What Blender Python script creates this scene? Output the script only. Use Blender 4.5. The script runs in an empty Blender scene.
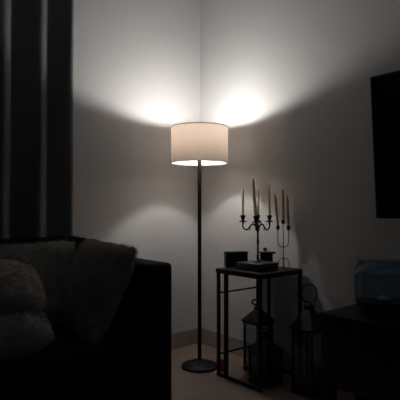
import bpy, bmesh, math, random
from mathutils import Vector, Matrix, noise
random.seed(7)
PI = math.pi
S = bpy.context.scene
COL = S.collection

# ------------------------------------------------------------------ frame of the room
# x = distance from the right-hand wall, y = distance from the left-hand wall
CX, CY = 2.416, 2.899          # where the photographer stands
CAMH = 1.05
def P(X, Y, z=0.0):
    """X metres to the right of, Y metres ahead of the photographer -> room coordinates"""
    return Vector((-.768*X - .64*(Y-3.775), .64*X - .768*(Y-3.775), z))
RIGHT = Vector((-.768, .64, 0)); FWD = Vector((-.64, -.768, 0))

# ------------------------------------------------------------------ camera, world, exposure
cam = bpy.data.cameras.new('camera'); camo = bpy.data.objects.new('camera', cam); COL.objects.link(camo)
camo.location = (CX, CY, CAMH)
pitch = math.atan(8/480)
d = Vector((FWD.x, FWD.y, math.tan(pitch)))
camo.rotation_euler = d.to_track_quat('-Z', 'Y').to_euler()
cam.sensor_width = 36; cam.lens = 480/400*36; cam.clip_start = .05
S.camera = camo
w = bpy.data.worlds.new('dusk'); S.world = w; w.use_nodes = True
bg = w.node_tree.nodes['Background']; bg.inputs[0].default_value = (.20, .60, 1.0, 1); bg.inputs[1].default_value = .12
por = bpy.data.lights.new('fill_window_portal', 'AREA'); por.shape = 'RECTANGLE'; por.size = 1.6; por.size_y = 1.3  # portal for the added window that lets in blue fill
por.cycles.is_portal = True
po = bpy.data.objects.new('fill_window_portal', por); COL.objects.link(po); po.location = (1.3, 4.62, 1.55)
po.rotation_euler = (PI/2, 0, PI)      # faces into the room (-y)
po.rotation_euler = Vector((0, -1, 0)).to_track_quat('-Z', 'Y').to_euler()
vs = S.view_settings
vs.view_transform = 'Standard'; vs.look = 'None'; vs.gamma = 1; vs.use_curve_mapping = False; vs.exposure = 0.0
S.cycles.use_denoising = True
S.cycles.max_bounces = 10; S.cycles.transparent_max_bounces = 24
S.cycles.sample_clamp_indirect = 8.0
BULB_STRENGTH = 380.0

# ------------------------------------------------------------------ materials
def mat(name, col, rough=.6, metal=0, spec=.5, var=None, scale=20, bump=0, bscale=80, stretch=(1,1,1), sheen=0):
    m = bpy.data.materials.new(name); m.use_nodes = True
    nt = m.node_tree; b = nt.nodes['Principled BSDF']
    b.inputs['Base Color'].default_value = (*col, 1); b.inputs['Roughness'].default_value = rough
    b.inputs['Metallic'].default_value = metal; b.inputs['Specular IOR Level'].default_value = spec
    if sheen: b.inputs['Sheen Weight'].default_value = sheen
    tc = nt.nodes.new('ShaderNodeTexCoord'); mp = nt.nodes.new('ShaderNodeMapping'); mp.inputs['Scale'].default_value = stretch
    nt.links.new(tc.outputs['Object'], mp.inputs[0])
    if var:
        n = nt.nodes.new('ShaderNodeTexNoise'); n.inputs['Scale'].default_value = scale; n.inputs['Detail'].default_value = 6
        nt.links.new(mp.outputs[0], n.inputs[0])
        r = nt.nodes.new('ShaderNodeValToRGB'); r.color_ramp.elements[0].position = .3; r.color_ramp.elements[1].position = .7
        r.color_ramp.elements[0].color = (*col, 1); r.color_ramp.elements[1].color = (*var, 1)
        nt.links.new(n.outputs[0], r.inputs[0]); nt.links.new(r.outputs[0], b.inputs['Base Color'])
    if bump:
        n2 = nt.nodes.new('ShaderNodeTexNoise'); n2.inputs['Scale'].default_value = bscale; n2.inputs['Detail'].default_value = 5
        nt.links.new(mp.outputs[0], n2.inputs[0])
        bp = nt.nodes.new('ShaderNodeBump'); bp.inputs['Strength'].default_value = bump; bp.inputs['Distance'].default_value = .004
        nt.links.new(n2.outputs[0], bp.inputs['Height']); nt.links.new(bp.outputs[0], b.inputs['Normal'])
    return m

M_wall = mat('painted_wall', (.67, .665, .665), .75, spec=.25, var=(.65, .645, .645), scale=3, bump=.08, bscale=160)
M_ceil = mat('ceiling_paint', (.42, .42, .42), .9)
M_wallg = mat('grey_wall_paint', (.13, .14, .15), .8, var=(.12, .13, .14), scale=3)
M_base = mat('marble_skirting', (.37, .31, .29), .35, var=(.45, .38, .355), scale=6)
M_blk = mat('black_metal', (.006, .0065, .008), .5, metal=0, spec=.3, bump=.1, bscale=200)
M_iron = mat('wrought_iron', (.03, .03, .032), .5, metal=.5, bump=.3, bscale=300)
M_lant = mat('lantern_metal', (.010, .014, .017), .45, metal=.3, bump=.2, bscale=150)
M_sofa = mat('black_sofa_fabric', (.010, .011, .014), .85, spec=.2, bump=.5, bscale=500)
M_curt = mat('navy_curtain', (.128, .134, .146), .9, spec=.1, sheen=.4, bump=.4, bscale=700, stretch=(1, 1, .3))
M_furL = mat('grey_fur', (.44, .42, .39), .8, spec=.2, var=(.66, .63, .58), scale=9)
M_furC = mat('cream_fur', (.66, .58, .53), .8, spec=.2, var=(.82, .73, .66), scale=14)
M_furD = mat('charcoal_fur', (.015, .017, .022), .8, spec=.2)
M_wax = mat('candle_wax', (.93, .87, .74), .5, var=(.88, .80, .67), scale=30)
M_waxd = mat('brown_candle_wax', (.68, .56, .46), .5, var=(.60, .48, .39), scale=30)
for _m, _c in ((M_wax, (.9, .8, .7)), (M_waxd, (.9, .75, .65))):
    _p = _m.node_tree.nodes['Principled BSDF']; _p.inputs['Subsurface Weight'].default_value = 1; _p.inputs['Subsurface Radius'].default_value = _c; _p.inputs['Subsurface Scale'].default_value = .02
M_wick = mat('wick', (.02, .02, .02), .9)
M_box = mat('black_box', (.012, .012, .013), .5, bump=.1)
M_leath = mat('black_lacquer', (.035, .035, .036), .38, bump=.1)
M_tvb = mat('tv_bezel', (.008, .008, .010), .35)
M_tvs = mat('tv_screen', (.003, .003, .006), .22, spec=.35)
M_wood = mat('black_wood', (.006, .006, .008), .4, spec=.25, var=(.012, .012, .014), scale=8, stretch=(1, 12, 1), bump=.08)
M_terr = mat('terracotta', (.55, .15, .06), .7, var=(.42, .12, .05), scale=20)
M_brass = mat('socket_metal', (.03, .03, .03), .3, metal=.8)
M_dark = mat('dark_plastic', (.010, .012, .018), .3)

def floor_material():
    m = bpy.data.materials.new('beige_floor_tile'); m.use_nodes = True; nt = m.node_tree; b = nt.nodes['Principled BSDF']
    tc = nt.nodes.new('ShaderNodeTexCoord')
    br = nt.nodes.new('ShaderNodeTexBrick'); br.offset = 0
    br.inputs['Scale'].default_value = 1.0; br.inputs['Brick Width'].default_value = .8; br.inputs['Row Height'].default_value = .8
    br.inputs['Mortar Size'].default_value = .0015
    br.inputs['Color1'].default_value = (.31, .24, .20, 1); br.inputs['Color2'].default_value = (.325, .25, .21, 1)
    br.inputs['Mortar'].default_value = (.30, .23, .19, 1)
    n = nt.nodes.new('ShaderNodeTexNoise'); n.inputs['Scale'].default_value = 2.5; n.inputs['Detail'].default_value = 8
    mx = nt.nodes.new('ShaderNodeMixRGB'); mx.blend_type = 'MULTIPLY'; mx.inputs[0].default_value = .35
    rr = nt.nodes.new('ShaderNodeValToRGB'); rr.color_ramp.elements[0].color = (.7, .66, .62, 1)
    nt.links.new(tc.outputs['Object'], br.inputs[0]); nt.links.new(tc.outputs['Object'], n.inputs[0])
    nt.links.new(n.outputs[0], rr.inputs[0]); nt.links.new(br.outputs[0], mx.inputs[1]); nt.links.new(rr.outputs[0], mx.inputs[2])
    nt.links.new(mx.outputs[0], b.inputs['Base Color']); b.inputs['Roughness'].default_value = .28
    b.inputs['Specular IOR Level'].default_value = .4
    return m
M_floor = floor_material()

def glass_material(name, tint, gloss=.12, rough=.03):
    m = bpy.data.materials.new(name); m.use_nodes = True; nt = m.node_tree
    for n in list(nt.nodes): nt.nodes.remove(n)
    o = nt.nodes.new('ShaderNodeOutputMaterial'); mx = nt.nodes.new('ShaderNodeMixShader')
    t = nt.nodes.new('ShaderNodeBsdfTransparent'); t.inputs[0].default_value = (*tint, 1)
    g = nt.nodes.new('ShaderNodeBsdfGlossy'); g.inputs['Roughness'].default_value = rough
    lw = nt.nodes.new('ShaderNodeLayerWeight'); lw.inputs[0].default_value = .5
    pw = nt.nodes.new('ShaderNodeMath'); pw.operation = 'POWER'; pw.inputs[1].default_value = 4
    f = nt.nodes.new('ShaderNodeMath'); f.operation = 'MULTIPLY_ADD'; f.inputs[1].default_value = .7; f.inputs[2].default_value = .045
    nt.links.new(lw.outputs['Facing'], pw.inputs[0]); nt.links.new(pw.outputs[0], f.inputs[0])
    nt.links.new(f.outputs[0], mx.inputs[0]); nt.links.new(t.outputs[0], mx.inputs[1]); nt.links.new(g.outputs[0], mx.inputs[2])
    nt.links.new(mx.outputs[0], o.inputs[0])
    return m
M_pane = glass_material('lantern_glass', (.78, .82, .85))
M_jar = glass_material('smoky_glass', (.52, .62, .74), rough=.06)

def shade_material():
    m = bpy.data.materials.new('linen_shade'); m.use_nodes = True; nt = m.node_tree
    for n in list(nt.nodes): nt.nodes.remove(n)
    o = nt.nodes.new('ShaderNodeOutputMaterial'); add = nt.nodes.new('ShaderNodeAddShader')
    tr = nt.nodes.new('ShaderNodeBsdfTranslucent'); df = nt.nodes.new('ShaderNodeBsdfDiffuse')
    tc = nt.nodes.new('ShaderNodeTexCoord')
    cols = []
    for st, sc in (((1, .4, 1), 190), ((.4, 1, 1), 200)):
        mp = nt.nodes.new('ShaderNodeMapping'); mp.inputs['Scale'].default_value = st
        n = nt.nodes.new('ShaderNodeTexNoise'); n.inputs['Scale'].default_value = sc; n.inputs['Detail'].default_value = 2
        nt.links.new(tc.outputs['UV'], mp.inputs[0]); nt.links.new(mp.outputs[0], n.inputs[0]); cols.append(n)
    ad = nt.nodes.new('ShaderNodeMath'); ad.operation = 'ADD'
    nt.links.new(cols[0].outputs[0], ad.inputs[0]); nt.links.new(cols[1].outputs[0], ad.inputs[1])
    r = nt.nodes.new('ShaderNodeMapRange'); r.inputs[1].default_value = .85; r.inputs[2].default_value = 1.15
    nt.links.new(ad.outputs[0], r.inputs[0])
    c1 = nt.nodes.new('ShaderNodeMixRGB'); c1.inputs[1].default_value = (.036, .0265, .021, 1); c1.inputs[2].default_value = (.114, .091, .074, 1)
    nt.links.new(r.outputs[0], c1.inputs[0]); nt.links.new(c1.outputs[0], tr.inputs[0])
    df.inputs[0].default_value = (.62, .56, .50, 1)
    nt.links.new(tr.outputs[0], add.inputs[0]); nt.links.new(df.outputs[0], add.inputs[1])
    nt.links.new(add.outputs[0], o.inputs[0])
    return m
M_shade = shade_material()
M_bulb = bpy.data.materials.new('bulb_glow'); M_bulb.use_nodes = True
_b = M_bulb.node_tree.nodes['Principled BSDF']; _b.inputs['Base Color'].default_value = (.9, .9, .9, 1)
_b.inputs['Emission Color'].default_value = (1.0, .97, .93, 1); _b.inputs['Emission Strength'].default_value = BULB_STRENGTH

# ------------------------------------------------------------------ helpers
def obj(name, bm, m, parent=None, smooth=False, auto=False):
    me = bpy.data.meshes.new(name); bm.normal_update()
    if smooth:
        for f in bm.faces: f.smooth = True
        if auto:
            for e in bm.edges:
                if len(e.link_faces) == 2 and e.calc_face_angle(0) > math.radians(35): e.smooth = False
    bm.to_mesh(me); bm.free(); me.materials.append(m)
    o = bpy.data.objects.new(name, me); COL.objects.link(o)
    if parent: o.parent = parent
    return o
def tag(o, label, cat, group=None, kind=None):
    o['label'] = label; o['category'] = cat
    if group: o['group'] = group
    if kind: o['kind'] = kind
    return o
def thing(name, loc, label, cat, group=None, rz=0):
    o = bpy.data.objects.new(name, None); COL.objects.link(o); o.empty_display_size = .05
    o.location = loc; o.rotation_euler = (0, 0, rz); return tag(o, label, cat, group)
def struct(name, bm, m, **k):
    o = obj(name, bm, m, **k); o['kind'] = 'structure'; return o
def box(bm, x0, x1, y0, y1, z0, z1, bev=0, seg=2):
    t = bmesh.new(); bmesh.ops.create_cube(t, size=1)
    for v in t.verts:
        v.co = Vector(((x0+x1)/2+v.co.x*(x1-x0), (y0+y1)/2+v.co.y*(y1-y0), (z0+z1)/2+v.co.z*(z1-z0)))
    if bev: bmesh.ops.bevel(t, geom=t.edges[:], offset=bev, segments=seg, profile=.6, affect='EDGES')
    me = bpy.data.meshes.new('t'); t.to_mesh(me); t.free(); bm.from_mesh(me); bpy.data.meshes.remove(me)
    return bm
def bx(*a, **k): return box(bmesh.new(), *a, **k)
def tube(bm, pts, r, seg=10, closed=False, cap=True):
    pts = [Vector(p) for p in pts]; n = len(pts)
    rad = r if isinstance(r, (list, tuple)) else [r]*n
    ref = None; rings = []
    for i, p in enumerate(pts):
        if closed: t = pts[(i+1) % n]-pts[i-1]
        else: t = pts[min(i+1, n-1)]-pts[max(i-1, 0)]
        t.normalize()
        if ref is None:
            ref = t.orthogonal().normalized()
        else:
            ref = (ref - t*ref.dot(t)).normalized()
        b = t.cross(ref)
        rings.append([bm.verts.new(p + (ref*math.cos(2*PI*k/seg) + b*math.sin(2*PI*k/seg))*rad[i]) for k in range(seg)])
    for i in range(n if closed else n-1):
        a, c = rings[i], rings[(i+1) % n]
        off = 0
        if closed and i == n-1:
            off = min(range(seg), key=lambda q: (c[q].co-a[0].co).length)
        for k in range(seg):
            bm.faces.new((a[k], a[(k+1) % seg], c[(k+1+off) % seg], c[(k+off) % seg]))
    if cap and not closed:
        bm.faces.new(rings[0][::-1]); bm.faces.new(rings[-1])
    return bm
def lathe(bm, prof, seg=32, c=(0, 0, 0), cap=True):
    rings = []
    for r, z in prof:
        rings.append([bm.verts.new((c[0]+r*math.cos(2*PI*k/seg), c[1]+r*math.sin(2*PI*k/seg), c[2]+z)) for k in range(seg)])
    for a, b in zip(rings, rings[1:]):
        for k in range(seg): bm.faces.new((a[k], a[(k+1) % seg], b[(k+1) % seg], b[k]))
    if cap:
        bm.faces.new(rings[0][::-1]); bm.faces.new(rings[-1])
    return bm
def bez(pts, n=24):
    """Catmull-Rom through the points"""
    pts = [Vector(p) for p in pts]; q = [2*pts[0]-pts[1]]+pts+[2*pts[-1]-pts[-2]]; out = []
    m = len(pts)-1
    for i in range(m):
        for k in range(n//m+1):
            t = k/(n//m+1)
            a, b, c, e = q[i:i+4]
            out.append(.5*((2*b)+(c-a)*t+(2*a-5*b+4*c-e)*t*t+(3*b-a-3*c+e)*t**3))
    out.append(pts[-1]); return out

# ------------------------------------------------------------------ room shell
RX, RY, RH = 5.2, 4.6, 2.80
struct('floor', bx(-.1, RX+.1, -.1, RY+.1, -.1, 0), M_floor)
struct('ceiling', bx(-.1, RX+.1, -.1, RY+.1, RH, RH+.1), M_ceil)
struct('wall_left', bx(-.1, RX+.1, -.1, 0, 0, RH), M_wall)
struct('wall_right', bx(-.1, 0, 0, RY, 0, RH), M_wall)
struct('wall_far_side', bx(RX, RX+.1, 0, RY, 0, RH), M_wallg)
bm = bmesh.new()
box(bm, -.1, .5, RY, RY+.12, 0, RH); box(bm, 2.1, RX+.1, RY, RY+.12, 0, RH)
box(bm, .5, 2.1, RY, RY+.12, 0, .9); box(bm, .5, 2.1, RY, RY+.12, 2.2, RH)
struct('wall_behind_camera', bm, M_wallg)
bm = bmesh.new()
for a in ((.5, .55, .9, 2.2), (2.05, 2.1, .9, 2.2), (.5, 2.1, .9, .95), (.5, 2.1, 2.15, 2.2), (1.28, 1.32, .9, 2.2)):
    box(bm, a[0], a[1], RY+.03, RY+.08, a[2], a[3])
struct('fill_window', bm, mat('fill_window_paint', (.7, .7, .7), .5))  # added unseen window, lets in the dim bluish fill
bm = bx(0.012, RX, 0, .012, 0, .117, bev=.003); struct('baseboard_left', bm, M_base)
bm = bx(0, .012, 0, RY, 0, .117, bev=.003); struct('baseboard_right', bm, M_base)

# ------------------------------------------------------------------ floor lamp
lp = P(-.003, 3.19)
lamp = thing('floor_lamp', lp, 'lit black floor lamp with a round beige linen drum shade', 'floor lamp')
obj('base', lathe(bmesh.new(), [(.113, 0), (.120, .003), (.121, .010), (.117, .016), (.104, .019), (.101, .021), (.096, .026),
    (.060, .034), (.030, .040), (.020, .046), (.014, .052)], 48), M_blk, lamp, True, True)
obj('pole', lathe(bmesh.new(), [(.0128, .045), (.0128, .62), (.0140, .622), (.0140, .634), (.0128, .636), (.0128, 1.365), (.017, 1.37), (.017, 1.385), (.010, 1.39), (.010, 1.42)], 20), M_blk, lamp, True, True)
obj('bulb_socket', lathe(bmesh.new(), [(.012, 1.415), (.020, 1.42), (.020, 1.460), (.016, 1.465)], 20), M_brass, lamp, True, True)
obj('bulb_housing', lathe(bmesh.new(), [(.018, 1.466), (.027, 1.470), (.0295, 1.480), (.0300, 1.512)], 24), mat('bulb_housing_plastic', (.75, .75, .75), .5), lamp, True, True)
obj('bulb', lathe(bmesh.new(), [(.0300, 1.5125), (.0355, 1.520), (.0385, 1.529), (.0375, 1.537), (.030, 1.544), (.018, 1.548), (.004, 1.549)], 24), M_bulb, lamp, True, True)
ZB, ZT, SR = 1.349, 1.585, .189
sh = obj('lamp_shade', lathe(bmesh.new(), [(SR, ZB), (SR, (ZB+ZT)/2), (SR, ZT)], 96, cap=False), M_shade, lamp, True)
uvl = sh.data.uv_layers.new(name='UVMap')
for f in sh.data.polygons:
    an = [math.atan2(sh.data.vertices[v].co.y, sh.data.vertices[v].co.x) for v in f.vertices]
    if max(an)-min(an) > PI: an = [a+2*PI if a < 0 else a for a in an]
    for li, vi, a in zip(f.loop_indices, f.vertices, an): uvl.data[li].uv = (a*SR, sh.data.vertices[vi].co.z)
for z in (ZB, ZT):
    tube(b2 := bmesh.new(), [(SR*math.cos(2*PI*k/72), SR*math.sin(2*PI*k/72), z) for k in range(72)], .0028, 6, closed=True)
    obj('shade_rim', b2, mat('rim_tape', (.30, .24, .20), .8), sh, True)
bm = bmesh.new()
for k in range(3):
    a = k*2*PI/3 + .5
    tube(bm, bez([(.012*math.cos(a), .012*math.sin(a), 1.418), (.09*math.cos(a), .09*math.sin(a), 1.39), (SR*math.cos(a), SR*math.sin(a), ZB+.002)], 8), .0017, 6)
obj('shade_spider', bm, M_brass, lamp, True)

# ------------------------------------------------------------------ curtain
bm = bmesh.new()
prof = []           # (x along the wall, distance from the wall); folds face away from the lamp, deep grooves between
prof = [(1.113, .062), (1.110, .082), (1.116, .105), (1.130, .120), (1.148, .118)]
valleys = [(1.266, 1.318), (1.484, 1.535), (1.70, 1.752), (1.90, 1.95), (2.10, 2.15), (2.31, 2.36), (2.50, 2.55)]
for v0, r0 in valleys:
    pa, pb = prof[-1]
    for f in (.35, .7): prof.append((pa+(v0-.012-pa)*f, .118-(.118-.070)*(f**1.0)))
    prof += [(v0-.010, .068), (v0, .066), (v0+.012, .075), (v0+.030, .100), (r0, .119), (r0+.020, .120)]
prof = bez([(a, b, 0) for a, b in prof], len(prof)*4)
nz = 28; rows = []
for j in range(nz+1):
    z = .015 + (RH-.12)*j/nz; row = []
    for i, p in enumerate(prof):
        s = .006*math.sin(z*2.2 + p.x*9) + .003*math.sin(z*5 + p.x*21)
        row.append(bm.verts.new((p.x + s*.8, max(.03, p.y + s), z)))
    rows.append(row)
for a, b in zip(rows, rows[1:]):
    for i in range(len(prof)-1): bm.faces.new((a[i], a[i+1], b[i+1], b[i]))
curt = thing('curtain', (1.06, .10, 0), 'dark navy floor-length curtain hanging in deep folds beside the sofa', 'curtain')
o = obj('curtain_panel', bm, M_curt, curt, True); o.location = -curt.location
sm = o.modifiers.new('thickness', 'SOLIDIFY'); sm.thickness = .003
tube(bm := bmesh.new(), [(1.0, .10, RH-.09), (2.75, .10, RH-.09)], .013, 14)
o = obj('curtain_rod', bm, M_blk, curt, True); o.location = -curt.location
for xx in (1.03, 2.7):
    o = obj('rod_bracket', bx(xx-.01, xx+.01, 0, .10, RH-.10, RH-.08), M_blk, curt); o.location = -curt.location

# ------------------------------------------------------------------ sofa
SX0, SX1, SY0, SY1 = .978, 3.25, .20, .965
sofa = thing('sofa', (SX0, SY0, 0), 'large black fabric sofa with square arms, heaped with fluffy cushions', 'sofa')
def sp(name, bm, m=M_sofa, smooth=True):
    o = obj(name, bm, m, sofa, smooth, smooth); o.location = -sofa.location; return o
def soft(x0, x1, y0, y1, z0, z1, bev, puff=.0):
    bm = bmesh.new(); bmesh.ops.create_cube(bm, size=1)
    bmesh.ops.bevel(bm, geom=bm.edges[:], offset=.0001, segments=1, affect='EDGES')
    bm.free()
    return bx(x0, x1, y0, y1, z0, z1, bev=bev, seg=5)
sp('arm', soft(SX0, SX0+.145, SY0, SY1, .07, .777, .028))
sp('arm', soft(SX1-.145, SX1, SY0, SY1, .07, .777, .028))
sp('backrest', soft(SX0+.147, SX1-.147, SY0, SY0+.17, .10, .832, .03))
sp('seat_base', bx(SX0+.147, SX1-.147, SY0+.172, SY1-.02, .09, .27, bev=.012))
mid = (SX0+SX1)/2
sp('seat_cushion', soft(SX0+.148, mid-.002, SY0+.174, SY1-.005, .272, .43, .035))
sp('seat_cushion', soft(mid+.002, SX1-.148, SY0+.174, SY1-.005, .272, .43, .035))
for xx in (SX0+.07, SX1-.07):
    for yy in (SY0+.07, SY1-.07):
        sp('leg', lathe(bmesh.new(), [(.018, 0), (.024, .07)], 16, (xx, yy, 0)), M_wood)

# ------------------------------------------------------------------ fluffy cushions and throw
def fur_add(bm, samples, length, width, droop=.5, jitter=.35):
    for p, n in samples:
        cl = noise.noise_vector(p*22)*1.5 + noise.noise_vector(p*55)*.9
        t = (n + cl + Vector((random.gauss(0, jitter), random.gauss(0, jitter), random.gauss(0, jitter)-droop*.6))).normalized()
        if t.dot(n) < .15: t = (t + n*.6).normalized()
        L = length*random.uniform(.55, 1.25)
        side = t.orthogonal().normalized(); side.rotate(Matrix.Rotation(random.uniform(0, 2*PI), 3, t)); side *= width
        mid_ = p + t*L*.55; tip = p + t*L + Vector((0, 0, -droop*L*.35)) + n.cross(t)*L*random.uniform(-.3, .3)
        a = bm.verts.new(p - side); b = bm.verts.new(p + side)
        c = bm.verts.new(mid_ + side*.8); e = bm.verts.new(mid_ - side*.8); f = bm.verts.new(tip)
        bm.faces.new((a, b, c, e)); bm.faces.new((e, c, f))
def cushion(name, W, H, T, M, m, n_fur, flen, label, seed, corner=.8, group=None, fw=.0010):
    random.seed(seed)
    N = 30; bm = bmesh.new(); grid = {}
    def pt(i, j, s):
        u, v = -1+2*i/N, -1+2*j/N
        pin = 1-.10*(1-abs(u)**2)*abs(v)**6; pin2 = 1-.10*(1-abs(v)**2)*abs(u)**6
        th = (max(0, 1-abs(u)**2.6)*max(0, 1-abs(v)**2.6))**.5
        # rounded corners
        k = (abs(u)**6+abs(v)**6)**(1/6) if (u or v) else 1
        mx = max(abs(u), abs(v)) or 1
        q = (mx/k)*corner + (1-corner)
        p = Vector((u*W/2*pin2*q, v*H/2*pin*q, s*th*T/2))
        nn = noise.noise(p*7+Vector((seed, 0, 0)))
        return p + Vector((0, 0, s*nn*.022*th + .010*noise.noise(p*4+Vector((0, seed, 9)))))
    for s in (1, -1):
        for i in range(N+1):
            for j in range(N+1):
                if s == -1 and (i in (0, N) or j in (0, N)): grid[s, i, j] = grid[1, i, j]
                else: grid[s, i, j] = bm.verts.new(pt(i, j, s))
        for i in range(N):
            for j in range(N):
                q = [grid[s, i, j], grid[s, i+1, j], grid[s, i+1, j+1], grid[s, i, j+1]]
                bm.faces.new(q if s == 1 else q[::-1])
    bm.transform(M); bm.normal_update()
    fs = [f for f in bm.faces]; area = [f.calc_area() for f in fs]
    smp = []
    for f in random.choices(fs, area, k=n_fur):
        vs_ = [v.co for v in f.verts]; a, b = random.random(), random.random()
        p = (vs_[0]*(1-a)+vs_[1]*a)*(1-b) + (vs_[3]*(1-a)+vs_[2]*a)*b
        smp.append((p.copy(), f.normal.copy()))
    for f in fs: f.smooth = True
    fur_add(bm, smp, flen, fw)
    # origin at its base
    c = Vector((M.translation.x, M.translation.y, min(v.co.z for v in bm.verts)))
    bm.transform(Matrix.Translation(-c))
    me = bpy.data.meshes.new(name); bm.to_mesh(me); bm.free(); me.materials.append(m)
    o = bpy.data.objects.new(name, me); COL.objects.link(o); o.location = c
    tag(o, label, 'cushion', group); return o
def frame(c, xa, ya):
    xa = Vector(xa).normalized(); ya = Vector(ya); ya = (ya - xa*ya.dot(xa)).normalized(); za = xa.cross(ya)
    m = Matrix((xa, ya, za)).transposed().to_4x4(); m.translation = Vector(c); return m
G = 'fluffy cushions on the sofa'
# leaning on the right arm
cushion('cushion', .50, .48, .15, frame((1.262, .645, .655), (0, -1, .02), (-.44, .0, .90)), M_furL, 60000, .030,
        'grey shaggy square cushion leaning against the sofa arm nearest the lamp', 3, corner=.35, group=G)
cushion('cushion', .60, .45, .15, frame((1.54, .468, .660), (-1, 0, .0), (.0, -.30, .95)), M_furL, 60000, .020,
        'grey shaggy cushion leaning on the sofa back, behind the two cream ones', 5, corner=.4, group=G)
cushion('cushion', .44, .40, .20, frame((1.765, .735, .530), (-1, .1, 0), (-.15, -1, .18)), M_furC, 60000, .014,
        'cream plush cushion lying on the sofa seat, lower of the two stacked', 8, corner=1.0, group=G)
cushion('cushion', .42, .36, .17, frame((1.755, .685, .705), (-1, .1, -.10), (-.1, -1, .42)), M_furC, 60000, .014,
        'cream plush cushion lit on top, resting on another cream cushion', 12, corner=1.0, group=G)

bm = bmesh.new()   # throw
random.seed(4)
prf = [(.172, .70), (.176, .80), (.19, .850), (.24, .872), (.31, .880), (.365, .866), (.388, .81), (.392, .73)]
prf = bez([(a, b, 0) for a, b in prf], 28)
NX = 60; rows = []
for i in range(NX+1):
    x = 1.118 + 1.15*i/NX; row = []
    for k, p in enumerate(prf):
        nn = noise.noise(Vector((x*9, p.x*14, p.y*9)))
        ed = .012*math.exp(-(x-1.135)/.03)
        row.append(bm.verts.new((x + .012*noise.noise(Vector((p.x*30, p.y*30, 2))), p.x, p.y + nn*.014 - ed*0.8)))
    rows.append(row)
for a, b in zip(rows, rows[1:]):
    for k in range(len(prf)-1): bm.faces.new((a[k], a[k+1], b[k+1], b[k]))
bm.normal_update()
fs = bm.faces[:]
for f in fs: f.smooth = True
smp = []
for f in random.choices(fs, k=12000):
    n = f.normal.copy()
    if n.z < -.2: n = -n
    smp.append((f.calc_center_median()+Vector((random.uniform(-.01, .01), random.uniform(-.004, .004), 0)), n if n.length else Vector((0, 0, 1))))
fur_add(bm, smp, .018, .0015)
c = Vector((1.7, .28, .83)); bm.transform(Matrix.Translation(-c))
o = obj('throw_blanket', bm, M_furD); o.location = c
tag(o, 'charcoal shaggy throw draped along the top of the sofa back', 'blanket')

# ------------------------------------------------------------------ side table
TX0, TX1, TY0, TY1, TZ = .022, .398, .640, 1.012, .672
tab = thing('side_table', ((TX0+TX1)/2, (TY0+TY1)/2, 0), 'square black metal side table holding two candelabra, in the corner', 'side table')
def tp(name, bm, m=M_blk, par=None):
    o = obj(name, bm, m, par or tab, True, True); o.location = -tab.location; return o
tp('tabletop', bx(TX0-.004, TX1+.004, TY0-.004, TY1+.004, TZ-.030, TZ, bev=.003))
h = .009
for (xx, yy) in ((TX1-h, TY0+h), (TX1-h, TY1-h), (TX0+h, TY1-h), (TX0+h, TY0+h)):
    tp('leg', bx(xx-h, xx+h, yy-h, yy+h, 0, TZ-.031, bev=.0015))
tp('upright', bx(TX1-.020, TX1-.004, .702, .728, .021, TZ-.031, bev=.0015))
tp('upright', bx(TX0+.004, TX0+.020, .742, .760, .021, TZ-.031, bev=.0015))
for z in (.516, .134):
    tp('rail', bx(TX0+2*h, TX1-2*h, TY0+.004, TY0+.013, z-.005, z+.005, bev=.001))
for xx in (TX1-.016, TX0+.002):
    tp('base_rail', bx(xx, xx+.014, TY0+2*h, TY1-2*h, 0, .020, bev=.001))

# things on it
bc = P(.352, 2.955)
fb = thing('keepsake_box', (bc.x, bc.y, TZ), 'flat square black lacquered box lying under the four-arm candelabrum', 'box')
obj('box_body', bx(-.09, .09, -.09, .09, .0005, .030, bev=.002), M_leath, fb, True, True)
obj('lid', bx(-.093, .093, -.093, .093, .031, .045, bev=.003), M_leath, fb, True, True)
b2c = P(.232, 3.115)
o = thing('storage_box', (b2c.x, b2c.y, TZ), 'small upright matt black box at the left end of the side table', 'box', rz=math.atan2(.64, -.768)+math.radians(12))
obj('box_body', bx(-.072, .072, -.028, .028, .0005, .080, bev=.002), M_box, o, True, True)
obj('lid', bx(-.074, .074, -.030, .030, .081, .096, bev=.002), M_box, o, True, True)
b3 = P(.423, 3.085)
o = thing('trinket_box', (b3.x, b3.y, TZ), 'small dark box with overhanging lid and round knob, between the candelabra', 'box', rz=math.atan2(.64, -.768))
obj('box_body', bx(-.037, .040, -.03, .03, .0005, .086, bev=.002), M_box, o, True, True)
ld = obj('lid', bx(-.042, .058, -.034, .034, .087, .097, bev=.002), M_box, o, True, True)
bm = lathe(bmesh.new(), [(.004, .097), (.004, .102), (.010, .106), (.013, .113), (.010, .121), (.003, .125)], 20, (-.006, 0, 0))
obj('knob', bm, M_leath, ld, True)

# candelabra
def cup(bm, c, s=1.0):
    lathe(bm, [(r*s, z*s) for r, z in [(.003, -.030), (.006, -.027), (.005, -.022), (.018, -.020), (.0205, -.017), (.0200, -.0155), (.007, -.013), (.0085, -.006), (.0115, .004), (.0145, .012), (.0150, .014), (.0100, .014), (.0085, .000)]], 20, c)
def candle(base, top, r, m, label, group, bend=(0, 0)):
    base, top = Vector(base), Vector(top); v = top-base
    pts = []; rr = []
    n = 14
    for i in range(n+1):
        t = i/n
        pts.append(v*t + Vector((bend[0]*math.sin(PI*t), bend[1]*math.sin(PI*t), 0)) + RIGHT*.0006*math.sin(t*9))
        rr.append(r*(1.0-.14*t) * (1 if i < n else .6))
    th = thing('taper_candle', base, label, 'candle', group)
    obj('wax', tube(bmesh.new(), pts, rr, 12), m, th, True)
    e = pts[-1]
    obj('wick', tube(bmesh.new(), [e, e+Vector((.0008, 0, .005)), e+Vector((.002, 0, .010))], .0009, 6), M_wick, th, True)

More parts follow.
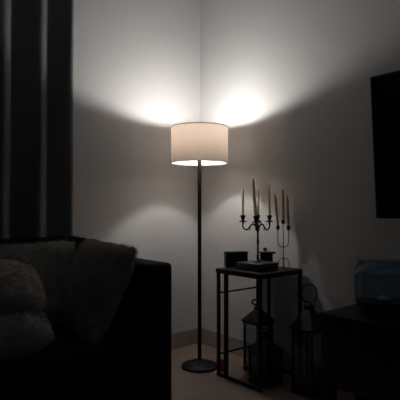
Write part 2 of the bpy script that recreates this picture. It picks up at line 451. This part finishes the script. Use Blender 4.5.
c1 = P(.358, 2.975, TZ+.0455)
ca = thing('candelabrum', c1, 'tall dark metal candelabrum with four scrolling arms and cream candles', 'candelabrum')
bm = lathe(bmesh.new(), [(.024, 0), (.025, .004), (.022, .007), (.018, .010), (.012, .016), (.008, .024), (.0065, .034), (.009, .040), (.0060, .046),
    (.0052, .10), (.0075, .125), (.0052, .15), (.0050, .185), (.010, .195), (.012, .203), (.008, .212), (.005, .218), (.008, .226), (.004, .236), (.0012, .244)], 28)
obj('column', bm, M_iron, ca, True, True)
arms = [(-.092, .004, .271, 'L'), (.073, .006, .271, 'R'), (-.022, -.080, .268, 'F'), (.009, .080, .271, 'B')]
ctop = []
for X, Y, z, k in arms:
    v = RIGHT*X + FWD*Y
    A = lambda f, zz: v*f + Vector((0, 0, zz))
    bm = tube(bmesh.new(), bez([A(.06, .205), A(.22, .226), A(.40, .232), A(.56, .214), (A(.74, .198)), A(.92, .204), A(1.02, .222), A(1.0, z-.027)], 32), .0046, 8)
    tube(bm, bez([A(.56, .214), A(.50, .205), A(.53, .196), A(.60, .198)], 9), .0024, 6)
    tube(bm, bez([A(.22, .226), A(.18, .240), A(.25, .247), A(.30, .240)], 9), .0024, 6)
    a = obj('arm', bm, M_iron, ca, True)
    bm = bmesh.new(); cup(bm, v + Vector((0, 0, z)), 1.2)
    obj('candle_cup', bm, M_iron, a, True, True)
    ctop.append(c1 + v + Vector((0, 0, z+.0005)))
G1 = 'cream candles on the four-arm candelabrum'
def up(z): return Vector((0, 0, z))
candle(ctop[0], ctop[0]+RIGHT*-.000+up(.180), .0088, M_wax, 'cream taper candle on the far left arm of the four-arm candelabrum', G1, )
candle(ctop[1], ctop[1]+RIGHT*-.004+up(.205), .0092, M_wax, 'cream taper candle on the right arm of the four-arm candelabrum', G1)
candle(ctop[2], ctop[2]+RIGHT*-.016+up(.238), .0105, M_wax, 'tallest cream taper candle, on the front arm of the four-arm candelabrum', G1)
candle(ctop[3], ctop[3]+RIGHT*.002+up(.170), .0092, M_wax, 'shorter cream candle half hidden behind the tallest one', G1)

c2 = P(.529, 3.045, TZ)
cb = thing('candelabrum', c2, 'slender black wire candelabrum with U-shaped arms and three brown candles', 'candelabrum')
bm = bmesh.new()
for X, Y in ((-.038, 0), (.038, .0), (-.01, -.034), (.008, .030)):
    v = RIGHT*X + FWD*Y
    o = obj('foot', tube(bmesh.new(), bez([Vector((0, 0, .062)), v*.5+up(.056), v*.88+up(.034), v+up(.002)], 14), .0024, 8), M_iron, cb, True)
bm.free()
obj('stem', tube(bmesh.new(), [(0, 0, .062), (0, 0, .15), (-RIGHT*.003+up(.276))], .0025, 8), M_iron, cb, True)
ctop = []
u = [-RIGHT*.036+up(.238), -RIGHT*.036+up(.18), -RIGHT*.033+up(.152), -RIGHT*.020+up(.135), up(.130), RIGHT*.018+up(.135), RIGHT*.029+up(.152), RIGHT*.031+up(.18), RIGHT*.031+up(.238)]
obj('u_shaped_arm', tube(bmesh.new(), bez(u, 40), .0024, 8), M_iron, cb, True)
for v in (-RIGHT*.036+up(.240), -RIGHT*.003+up(.277), RIGHT*.031+up(.238)):
    bm = lathe(bmesh.new(), [(.004, 0), (.0105, .001), (.0115, .006), (.0115, .026), (.009, .026), (.009, .012)], 18, v)
    obj('candle_cup', bm, M_iron, cb, True, True); ctop.append(c2+v+up(.013))
G2 = 'brown candles on the wire candelabrum'
candle(ctop[0], ctop[0]-RIGHT*.019+up(.205), .0096, M_waxd, 'brown taper candle leaning left on the wire candelabrum', G2)
candle(ctop[1], ctop[1]-RIGHT*.002+up(.200), .0105, M_waxd, 'tallest brown candle, upright in the middle of the wire candelabrum', G2, )
candle(ctop[2], ctop[2]-RIGHT*.009+up(.200), .0092, M_waxd, 'brown taper candle on the right-hand side of the wire candelabrum', G2)

# ------------------------------------------------------------------ lanterns
def lantern(c, s, ze, za, ring_r, ring_flat, label):
    """square lantern: half side s, eaves height ze, roof top za"""
    t = thing('lantern', (c.x, c.y, 0), label, 'lantern', 'black metal lanterns on the floor')
    def q(name, bm, m=M_lant, par=None): return obj(name, bm, m, par or t, True, True)
    q('base', box(bx(-s, s, -s, s, .012, .030, bev=.002), -s+.008, s-.008, -s+.008, s-.008, .030, .036))
    for a in (-1, 1):
        for b in (-1, 1):
            q('foot', bx(a*(s-.014)-.008, a*(s-.014)+.008, b*(s-.014)-.008, b*(s-.014)+.008, 0, .0118))
            q('post', bx(a*(s-.010)-.006, a*(s-.010)+.006, b*(s-.010)-.006, b*(s-.010)+.006, .0365, ze-.0165, bev=.001))
    z0, z1 = .0365, ze-.0165; k = s-.010
    for a in (-1, 1):
        q('glass_pane', bx(a*k-.001, a*k+.001, -k+.0065, k-.0065, z0, z1), M_pane)
        q('glass_pane', bx(-k+.0065, k-.0065, a*k-.001, a*k+.001, z0, z1), M_pane)
    q('eave', box(bx(-s, s, -s, s, ze-.016, ze-.002, bev=.002), -s-.007, s+.007, -s-.007, s+.007, ze-.002, ze+.004))
    bm = bmesh.new(); e = s+.002; kz = za-ze; rg = []
    for f, zz in ((1, .0045), (.93, .012), (.30, kz*.80), (.26, kz*.82), (.26, kz)):
        rg.append([bm.verts.new((sx*e*f, sy*e*f, ze+zz)) for sx, sy in ((-1, -1), (1, -1), (1, 1), (-1, 1))])
    for a, b in zip(rg, rg[1:]):
        for i in range(4): bm.faces.new((a[i], a[(i+1) % 4], b[(i+1) % 4], b[i]))
    bm.faces.new(rg[0][::-1]); bm.faces.new(rg[-1])
    q('roof', bm)
    q('cap', lathe(bmesh.new(), [(e*.34, za+.0005), (e*.36, za+.005), (e*.22, za+.012), (.008, za+.020), (.006, za+.030)], 20))
    zc = za+.026 + (0 if ring_flat else ring_r)
    if ring_flat: cen = -RIGHT*ring_r*.55 + up(za+.034); ax1, ax2 = RIGHT, Vector((FWD.x, FWD.y, .5)).normalized()
    else: cen = up(zc); ax1, ax2 = RIGHT, up(1.25)
    q('handle', tube(bmesh.new(), [cen + ax1*ring_r*math.cos(2*PI*i/28)*(.98 if not ring_flat else 1) + ax2*ring_r*math.sin(2*PI*i/28) for i in range(28)], .006 if ring_flat else .0045, 8, closed=True))
    return t
lantern(P(.376, 3.11), .072, .325, .408, .026, True, 'black metal lantern with pitched roof under the side table, rear one of the two')
lantern(P(.392, 2.895), .074, .198, .280, .022, True, 'short black metal lantern under the side table, in front of a taller one')
lantern(P(.622, 2.745), .075, .372, .492, .044, False, 'tallest black lantern with upright ring handle, between side table and media console')

# ------------------------------------------------------------------ small terracotta cup
tc_ = P(.142, 3.13)
bm = lathe(bmesh.new(), [(.022, 0), (.027, .004), (.030, .055), (.031, .060), (.027, .060), (.024, .010)], 24)
o = obj('cup', bm, M_terr, None, True, True); o.location = (tc_.x, tc_.y, 0)
tag(o, 'small reddish-brown cup on the floor between lamp base and side table', 'cup')

# ------------------------------------------------------------------ console
KX0, KX1, KY0, KY1, KZ = .016, .385, 1.405, 3.05, .52
con = thing('media_console', ((KX0+KX1)/2, (KY0+KY1)/2, 0), 'low black wooden media console on legs beneath the television', 'cabinet')
def kp(name, bm, m=M_wood, par=None):
    o = obj(name, bm, m, par or con, True, True); 
    o.location = -con.location if par is None else (0, 0, 0); return o
kp('top', bx(KX0, KX1, KY0, KY1, KZ-.025, KZ, bev=.003))
kp('carcass', bx(KX0+.005, KX1-.024, KY0+.008, KY1-.008, .165, KZ-.026, bev=.002))
nd = 3; dw = (KY1-KY0-.02)/nd
for i in range(nd):
    y0 = KY0+.01+i*dw
    dr = kp('door', bx(KX1-.023, KX1-.004, y0+.002, y0+dw-.002, .167, KZ-.028, bev=.002))
    kp('handle', box(bmesh.new(), KX1-.004, KX1+.008, y0+dw-.05, y0+dw-.04, .30, .40, bev=.002), M_blk, dr)
for xx in (KX0+.03, KX1-.035):
    for yy in (KY0+.035, KY1-.035):
        kp('leg', bx(xx-.028, xx+.028, yy-.028, yy+.028, 0, .164, bev=.003))

# ------------------------------------------------------------------ glass appliance on the console
jc = P(.905, 2.37)
j = thing('glass_canister', (jc.x, jc.y, KZ), 'rounded clear glass canister with dark base standing on the media console', 'canister', rz=math.atan2(.64, -.768))
def rr_ring(hx, hy, rad, z, n=7):
    out = []
    for cx_, cy_, a0 in ((hx-rad, hy-rad, 0), (-hx+rad, hy-rad, PI/2), (-hx+rad, -hy+rad, PI), (hx-rad, -hy+rad, 1.5*PI)):
        for i in range(n+1):
            a = a0 + PI/2*i/n; out.append((cx_+rad*math.cos(a), cy_+rad*math.sin(a), z))
    return out
def loft(rings, capb=True, capt=True):
    bm = bmesh.new(); R = [[bm.verts.new(p) for p in r] for r in rings]
    for a, b in zip(R, R[1:]):
        n = len(a)
        for i in range(n): bm.faces.new((a[i], a[(i+1) % n], b[(i+1) % n], b[i]))
    if capb: bm.faces.new(R[0][::-1])
    if capt: bm.faces.new(R[-1])
    return bm
pr = [(.128, .075), (.131, .10), (.132, .17), (.129, .215), (.125, .238), (.115, .256), (.100, .266), (.080, .272), (.04, .274)]
obj('glass_body', loft([rr_ring(a, a*.72, a*.45, z) for a, z in pr], False, True), M_jar, j, True)
obj('base', loft([rr_ring(a, a*.72, a*.45, z) for a, z in [(.105, .0), (.110, .006), (.112, .03), (.122, .05), (.128, .068), (.128, .0745)]]), M_dark, j, True, True)
obj('inner_vessel', lathe(bmesh.new(), [(.030, .076), (.034, .082), (.034, .088), (.012, .094), (.008, .10), (.008, .13), (.012, .136), (.003, .142)], 28), mat('polished_steel', (.75, .75, .76), .35, metal=1), j, True, True)
obj('spout', tube(bmesh.new(), bez([(-.108, 0, .262), (-.120, 0, .268), (-.126, 0, .285)], 8), [.008, .007, .006, .005, .005, .004, .004, .004, .004, .004, .004][:len(bez([(-.108, 0, .262), (-.120, 0, .268), (-.126, 0, .285)], 8))], 10), M_jar, j, True)

# ------------------------------------------------------------------ television
tv = thing('television', (.10, 2.22, .995), 'large black flat-screen television mounted on the right-hand wall', 'television')
TVL, TVH = 1.33, .738; y0 = 1.556-2.22
tilt = math.radians(4.1)
rot = Matrix.Rotation(tilt, 4, 'Y')
def tvp(name, bm, m, par=None):
    bm.transform(rot); return obj(name, bm, m, par or tv, True, True)
hs = tvp('housing', bx(-.035, -.004, y0, y0+TVL, 0, TVH, bev=.004), M_tvb)
tvp('screen', bx(-.0038, -.0008, y0+.010, y0+TVL-.010, .018, TVH-.010), M_tvs)
bm = bx(-.098, -.040, -.20, .20, .25, .50); obj('wall_bracket', bm, M_blk, tv)
